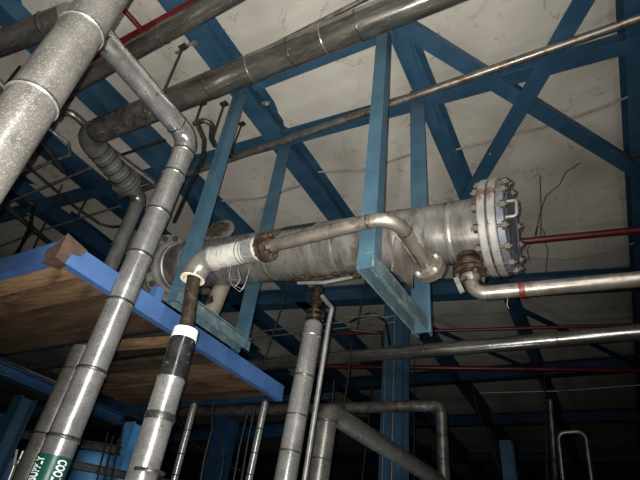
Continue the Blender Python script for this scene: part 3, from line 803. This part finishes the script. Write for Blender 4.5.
# rusty corner gusset
g = [(X1 + .012, Y0 + .20, ZP + .203), (X1 + .012, Y0 - .02, ZP + .235), (X1 + .012, Y0 - .02, ZP - .01), (X1 + .012, Y0 + .07, ZP - .01), (X1 + .012, Y0 + .09, ZP + .10), (X1 + .012, Y0 + .17, ZP + .13)]
MB().prism(g, (-.014, 0, 0)).build('corner_gusset', 'rust_brown', pf)
g = [(X1 + .01, Y0 - .012, ZP + .235), (X1 - .07, Y0 - .012, ZP + .215), (X1 - .10, Y0 - .012, ZP + .14), (X1 - .20, Y0 - .012, ZP + .12), (X1 - .17, Y0 - .012, ZP + .03), (X1 - .06, Y0 - .012, ZP - .01), (X1 + .01, Y0 - .012, ZP - .01)]
MB().prism(g, (0, .008, 0)).build('corner_gusset', 'rust_brown', pf)
g = [(X1 - .0, Y0 - .01, ZP - .008), (X1 - .19, Y0 - .01, ZP - .008), (X1 - .14, Y0 + .13, ZP - .008), (X1, Y0 + .10, ZP - .008)]
MB().prism(g, (0, 0, .006)).build('corner_gusset', 'rust_brown', pf)

# ------------------------------------------------------------------ conduits, tubes and rods at the left
def wz(pts, z, r, m, name, label, cat, R=.05):
    p = [H(x_, y_, z) for x_, y_ in pts]
    p = smooth_path(p, R, 6) if len(p) > 2 else p
    o = MB().tube(p, r, 10).build(name, m); tag(o, label, cat); return o
wz([(-10, 189), (10, 180), (50, 162), (70, 155), (68, 143), (50, 130), (20, 122)], 5.9, .024, 'grey_tube', 'steel_tube', 'grey tube with a tight bend left of the elbow of the thick high pipe', 'tube', .06)
wz([(-10, 210), (5, 204), (62, 180), (90, 168)], 6.0, .022, 'grey_tube', 'steel_tube', 'straight grey tube below the bent tube at the left edge', 'tube', .2)
wz([(98, 163), (165, 140)], 6.36, .022, 'dark_steel', 'steel_tube', 'dark tube passing under the mottled jacket near the elbow', 'tube')
wz([(-10, 250), (43, 230), (120, 206)], 6.1, .02, 'grey_tube', 'steel_tube', 'grey tube just above the rusty platform corner', 'tube', .2)
wz([(20, 158), (34, 172), (75, 207), (100, 224), (112, 227), (124, 226)], 5.7, .022, 'black', 'black_cable', 'black cable sloping down toward the exchanger head', 'cable', .1)
wz([(-5, 198), (20, 218), (48, 242), (80, 268)], 5.9, .045, 'dark_steel', 'cable_tray', 'dark ragged tray running under the leftmost roof beam', 'tray', .2)
wz([(28, 130), (45, 147), (64, 172)], 5.85, .035, 'dark_steel', 'dark_conduit', 'dark conduit passing under the bend of the grey tube', 'conduit', .2)
wz([(20, 207), (28, 202), (34, 204), (30, 225), (14, 262)], 5.5, .022, 'black', 'black_hose', 'inverted black hose loop left of the platform corner', 'hose', .05)
wz([(24, 214), (31, 212), (31, 230), (10, 262)], 5.3, .02, 'black', 'black_hose', 'inner black hose loop hanging by the platform corner', 'hose', .04)
wz([(0, 92), (20, 66)], 5.6, .012, 'black', 'thin_cable', 'thin black cable behind the closest jacketed riser', 'cable')
wz([(-4, 80), (5, 88), (0, 100)], 4.9, .03, 'steel', 'small_pipe', 'small pipe end at the left edge behind the closest riser', 'pipe', .02)
wz([(50, 124), (58, 113), (70, 112), (80, 120), (110, 150), (153, 182)], 6.15, .05, 'steel', 'bent_pipe', 'bent dark pipe running down behind the mottled elbow', 'pipe', .10)
wz([(174, 222), (192, 181), (203, 158), (204, 140), (197, 124)], 5.2, .022, 'black', 'black_conduit', 'black conduit hugging the right side of the cooling pipe drop', 'conduit', .05)
wz([(194, 124), (203, 120), (212, 124), (211, 138), (215, 146)], 5.3, .026, 'black', 'looped_conduit', 'short looped black hose right of the top elbow of the cooling pipe', 'conduit', .05)
def rod(x0, y0, x1, y1, yy, label, r=.012, clamp=True, m='dark_steel'):
    a, b = Y(x0, y0, yy), Y(x1, y1, yy)
    root = thing('threaded_rod', label, 'rod', b)
    MB().tube([a, b], r, 8).build('rod', m, root)
    if clamp: MB().box(a, (.045, 0, 0), (0, .03, 0), (0, 0, .015)).build('beam_clamp', m, root)
    return root
rod(183, 47, 163, 92, 1.75, 'dark threaded rod above the cooling pipe elbow, clamped to the wide beam')
r_ = thing('beam_clamp', 'small grey clamp bracket bolted beneath the wide blue roof beam', 'clamp', H(183, 48, 6.35))
MB().tube([H(176, 53, 6.35), H(184, 49, 6.35), H(190, 44, 6.38), H(197, 42, 6.4)], .018, 8).build('clamp_arm', 'grey_tube', r_)
mb = MB(); hexbolt(mb, H(195, 42, 6.4), (0, 0, -1), .035, .03); mb.build('bolt', 'grey_tube', r_)
rod(202, 103, 196, 120, 2.3, 'short dark rod just right of the cooling pipe elbow')
rod(224, 104, 211, 142, 2.5, 'dark rod between the cooling pipe elbow and the left hanger post')
rod(242, 124, 231, 152, 3.3, 'dark rod holding the long thin pipe right of the left hanger post')
rod(76, 155, 28, 260, 3.2, 'leftmost long rod hanging past the platform corner', .014, False)
rod(97, 179, 62, 246, 3.3, 'long rod hanging down to the rusty platform corner', .018, False)
rod(290, 280, 264, 362, 6.0, 'thin rod hanging beside the rear post of the left frame', .012, False, 'dark_steel')
rod(366, 276, 356, 334, 6.0, 'thin rod hanging below the front post of the right frame', .012, False, 'dark_steel')
rod(334, 380, 327, 480, 6.5, 'thin dim rod behind the bottom centre elbow', .012, False)
rod(414, 360, 414, 480, 9, 'thin dim rod right of the column', .012, False)
for yy_, lab in ((330, 'upper thin grey tube crossing behind the bronze valve'), (336, 'lower thin grey tube crossing behind the bronze valve')):
    wz([(225, yy_ + 5), (300, yy_ - 3), (395, yy_ - 14)], 5.6, .018, 'grey_tube', 'steel_tube', lab, 'tube', .4)
wz([(322, 338), (350, 330), (382, 333), (383, 362)], 5.2, .02, 'dark_steel', 'dark_conduit', 'dark conduit bending down left of the steel column', 'conduit', .1)
wz([(346, 318), (375, 315), (388, 318)], 5.2, .012, 'grey_tube', 'steel_tube', 'short grey tube by the foot of the right frame', 'tube', .1)
wz([(350, 322), (372, 312), (386, 322), (390, 345)], 5.3, .02, 'black', 'black_cable', 'black cable looping to the steel column', 'cable', .08)

# far dim things in the right background
def pxl(pts, yy, r, m, name, label, cat, R=.1):
    p = [Y(x_, y_, yy) for x_, y_ in pts]; p = smooth_path(p, R, 6) if len(p) > 2 else p
    o = MB().tube(p, r, 10).build(name, m); tag(o, label, cat); return o
pxl([(563, 480), (558, 433), (585, 431), (593, 490)], 9, .035, 'steel', 'vent_pipe', 'dim inverted U pipe in the dark lower right background', 'pipe', .12)
pxl([(550, 400), (553, 440), (556, 490)], 10, .05, 'steel', 'vertical_pipe', 'dim vertical pipe left of the inverted U pipe', 'pipe', 2)
pxl([(471, 370), (475, 402), (500, 470)], 9.5, .012, 'black', 'black_cable', 'thin dark cable in the lower right background', 'cable', 1)
pxl([(544, 372), (546, 420), (547, 480)], 9.5, .014, 'black', 'black_cable', 'dark cable hanging left of the dim vertical pipe', 'cable', 1)
wz([(480, 393), (560, 391), (640, 385)], 6.1, .025, 'grey_tube', 'steel_tube', 'thin dim tube crossing the dark lower right ceiling', 'tube', 2)
for x_, lab in ((505, 'short blue post standing in the dark lower right background'),):
    p_ = Y(x_, 440, 11); r_ = thing('steel_post', lab, 'post', (p_.x, p_.y, 0))
    MB().section((p_.x, p_.y, 0), (p_.x, p_.y, p_.z), ISEC(.24, .24), up=(0, 1, 0)).build('post_section', 'blue', r_)
# ------------------------------------------------------------------ machinery frames in the lower left background
def vpost(px, y_top, yy, w, m, label):
    p_ = Y(px, y_top, yy); r_ = thing('steel_post', label, 'post', (p_.x, p_.y, 0))
    MB().section((p_.x, p_.y - w / 2, 0), (p_.x, p_.y - w / 2, p_.z), ISEC(w, w, .014, .014), up=(0, 1, 0)).build('post_section', m, r_)
    return r_
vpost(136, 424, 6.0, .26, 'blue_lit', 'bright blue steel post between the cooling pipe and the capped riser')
vpost(26, 398, 4.2, .24, 'blue', 'medium blue steel post at the lower left edge')
vpost(-2, 412, 4.6, .25, 'blue', 'blue post cut by the lower left corner of the photo')
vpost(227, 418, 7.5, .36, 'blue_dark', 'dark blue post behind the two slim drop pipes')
def hbeam(p0, p1, z, h, w, m, label):
    a, b = H(*p0, z), H(*p1, z); r_ = thing('frame_beam', label, 'beam', a)
    MB().section(a, b, ISEC(h, w)).build('beam_section', m, r_)
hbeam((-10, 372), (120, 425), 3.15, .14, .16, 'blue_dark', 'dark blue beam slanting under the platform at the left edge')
hbeam((60, 466), (190, 492), 2.5, .10, .12, 'black', 'black beam crossing in front of the bright blue tank, lower left')
hbeam((-20, 432), (120, 455), 2.9, .12, .14, 'dark_steel', 'dark steel beam above the bright blue tank, lower left')
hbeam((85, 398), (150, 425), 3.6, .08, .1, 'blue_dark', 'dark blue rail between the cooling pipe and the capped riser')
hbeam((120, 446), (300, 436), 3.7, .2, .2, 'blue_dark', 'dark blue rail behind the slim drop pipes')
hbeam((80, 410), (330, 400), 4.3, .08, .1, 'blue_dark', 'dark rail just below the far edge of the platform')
# bright blue tank panels behind
p_ = Y(98, 458, 6.0)
r_ = thing('blue_tank', 'bright blue tank side seen low between the two left risers', 'tank', (p_.x, p_.y, 0))
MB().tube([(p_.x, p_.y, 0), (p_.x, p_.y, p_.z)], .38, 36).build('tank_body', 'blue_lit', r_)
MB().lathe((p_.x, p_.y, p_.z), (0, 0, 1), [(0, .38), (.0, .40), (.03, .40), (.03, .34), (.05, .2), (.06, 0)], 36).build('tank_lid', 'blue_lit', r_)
p_ = Y(2, 460, 5.5)
r_ = thing('blue_tank', 'bright blue tank side at the extreme lower left corner', 'tank', (p_.x, p_.y, 0))
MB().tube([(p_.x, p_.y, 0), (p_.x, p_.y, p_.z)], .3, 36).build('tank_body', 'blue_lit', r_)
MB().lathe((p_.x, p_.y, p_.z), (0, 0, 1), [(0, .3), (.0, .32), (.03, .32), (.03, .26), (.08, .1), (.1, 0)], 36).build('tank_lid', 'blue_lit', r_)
for i, (x0, y0, x1, y1) in enumerate(((108, 432, 97, 480), (113, 436, 104, 480), (118, 440, 110, 490), (124, 418, 118, 455))):
    rod(x0, y0, x1, y1, 4.6, ('dark cable low between the two left risers, leftmost of four', 'second dark cable low between the two left risers', 'third dark cable low between the two left risers', 'dark cable nearest the capped riser, under the platform')[i], .012, False, 'black')
for px, py, yy in ((24, 452, 3.4),):
    a = Y(px, py, yy); b = Y(px - 14, py + 34, yy)
    r_ = thing('slim_riser', 'slim shiny riser with a clevis end at the lower left', 'pipe', (b.x, b.y, 0))
    MB().tube([Y(14, 466, yy), b - (a - b).normalized() * 1], .03, 16).build('pipe_section', 'alu', r_)
    MB().tube([Y(13, 468, yy), Y(17, 450, yy)], .016, 10).build('clevis_arm', 'bolt_shiny', r_)
    MB().tube([Y(18, 463, yy), Y(23, 451, yy)], .014, 10).build('clevis_arm', 'bolt_shiny', r_)
    MB().lathe(Y(18, 462, yy - .02), (0, 1, 0), [(0, .018), (0, .03), (.03, .03), (.03, .018)], 16).build('clevis_eye', 'bolt_shiny', r_)
a, b = Y(-5, 356, 3.3), Y(60, 384, 3.3)
o_ = MB().tube([a, b], .014, 10).build('thin_tube', 'alu'); tag(o_, 'thin light tube slanting under the platform at the left edge', 'tube')

# torn lining threads at right
for pts in ([(535, 236), (540, 214), (546, 196), (560, 184), (566, 172), (580, 163)], [(541, 236), (541, 205), (540, 175)], [(530, 262), (527, 250), (531, 243)], [(546, 272), (548, 250), (544, 240)], [(536, 238), (538, 222), (544, 232), (546, 240)]):
    p = [H(x_, y_, ZC - .10) for x_, y_ in pts]
    o_ = MB().tube(smooth_path(p, .03, 4), .006, 6).build('torn_thread', 'dark_steel'); tag(o_, 'dark torn threads and cracks on the lining right of the bolted flange', 'thread', 'torn threads on the roof lining')

# small fittings on the roof steel and pipes
jt = H(432, 99, ZB - .05)
r_ = thing('joint_plate', 'small blue bolted joint plate above the rear post of the right frame', 'plate', jt)
MB().box(jt, (.16, .02, 0), (-.012, .09, 0), (0, 0, .006)).build('plate', 'blue', r_)
for dx, dy in ((-.10, -.04), (.10, -.03), (-.08, .05), (.12, .05)):
    mb = MB(); hexbolt(mb, jt + V((dx, dy, -.006)), (0, 0, -1), .018, .016); mb.build('bolt', 'blue', r_)
q = H(231, 154, 6.28)
r_ = thing('pipe_clamp', 'black clamp holding the long thin pipe beside the left hanger post', 'clamp', q)
MB().lathe(q - V((.02, 0, 0)), (1, 0, 0), [(0, .047), (0, .060), (.04, .060), (.04, .047)], 20).build('clamp_ring', 'black', r_)
MB().box(q + V((0, 0, .085)), (.02, 0, 0), (0, .012, 0), (0, 0, .03)).build('clamp_ear', 'black', r_)
q = H(637, 156, ZB - .06)
r_ = thing('beam_clip', 'small dark clip bolted to the roof beam at the right photo edge', 'clip', q)
MB().box(q, (.09, 0, 0), (0, .02, 0), (0, 0, .012)).build('clip_bar', 'dark_steel', r_)
mb = MB(); hexbolt(mb, q + V((-.03, 0, -.012)), (0, 0, -1), .02, .03); mb.build('bolt', 'dark_steel', r_)
q = H(266, 103, ZB - .03)
r_ = thing('beam_clip', 'small pale clip on the wide roof beam right of the left hanger post', 'clip', q)
MB().box(q, (.05, .02, 0), (-.01, .02, 0), (0, 0, .012)).build('clip_bar', 'grey_tube', r_)
mb = MB(); hexbolt(mb, q + V((.02, 0, -.012)), (0, 0, -1), .02, .03); mb.build('bolt', 'bolt_shiny', r_)
for pts, yy, lab in (([(352, 345), (348, 380), (341, 420)], 6.2, 'dark cable hanging right of the drain tube, below the long pipe'),
                     ([(176, 418), (190, 440), (216, 462), (240, 470)], 5.4, 'dark cable sagging between the capped riser and the slim drop pipes'),
                     ([(372, 384), (368, 430), (362, 480)], 8.0, 'dim cable hanging left of the steel column'),
                     ([(222, 440), (224, 460), (218, 490)], 5.6, 'short dim cable low between the slim drop pipes')):
    pxl(pts, yy, .013, 'black', 'hanging_cable', lab, 'cable', .5)
names = {'roof_beam': 'blue roof beams', 'cross_beam': 'blue cross beams', 'diagonal_brace': 'blue diagonal braces', 'threaded_rod': 'threaded hanging rods',
         'hanger_frame': 'hanger frames around the exchanger', 'drop_pipe': 'slim drop pipes under the platform', 'hanging_cable': 'hanging cables', 'lining_fold': 'folds in the roof lining',
         'steel_tube': 'thin steel tubes', 'fire_pipe': 'red fire pipes', 'jacketed_riser': 'jacketed risers', 'jacketed_pipe': 'jacketed horizontal pipes', 'steel_post': 'blue steel posts',
         'frame_beam': 'machinery frame beams', 'black_hose': 'black hoses at the left', 'black_cable': 'black cables', 'blue_tank': 'blue tanks', 'beam_clip': 'beam clips'}
for o in bpy.data.objects:
    k_ = o.name.split('.')[0]
    if o.parent is None and k_ in names and 'group' not in o: o['group'] = names[k_]

# ------------------------------------------------------------------ light
def light(kind, name, loc, e, col=(1, 1, 1), size=.1, rot=None, **kw):
    l = bpy.data.lights.new(name, kind); l.energy = e; l.color = col
    if kind == 'AREA' and isinstance(size, tuple): l.shape = 'RECTANGLE'; l.size, l.size_y = size
    elif kind == 'AREA': l.size = size; l.shape = 'DISK'
    else: l.shadow_soft_size = size
    o = bpy.data.objects.new(name, l); COL.objects.link(o); o.location = loc
    if rot is not None: o.rotation_mode = 'QUATERNION'; o.rotation_quaternion = V(rot).to_track_quat('-Z', 'Y')
    for k, v in kw.items(): setattr(l, k, v)
    return o
flash_loc = CAM + ROT @ V((-.035, .01, 0))
light('SPOT', 'camera_flash', flash_loc, 1150, (1, .97, .92), .006, ROT @ V((-.10, .19, -1)), spot_size=math.radians(104), spot_blend=1)
light('AREA', 'pipe_streak_light', (1.6, -1.3, 3.6), 200, (.96, .98, 1), (.35, 4.2), V((-4.6, 2.6, -.2)))  # added unseen area light, draws highlight streaks on the vertical pipes
light('AREA', 'low_fill_light', (-1.2, .6, .3), 34, (1, .97, .93), .35, V((-1.0, 1.2, 3)))  # added unseen low fill, brings streaks onto the high pipe from below
light('AREA', 'daylight_low', (-1.2, 5.6, .8), 45, (.80, .9, 1), 1.2, V((-3.5, .6, 1.0)))
w = bpy.data.worlds.new('world'); bpy.context.scene.world = w; w.use_nodes = True
w.node_tree.nodes['Background'].inputs[0].default_value = (.5, .6, .75, 1); w.node_tree.nodes['Background'].inputs[1].default_value = .003
sc = bpy.context.scene
sc.view_settings.view_transform = 'Standard'; sc.view_settings.look = 'Medium High Contrast'; sc.view_settings.exposure = 0
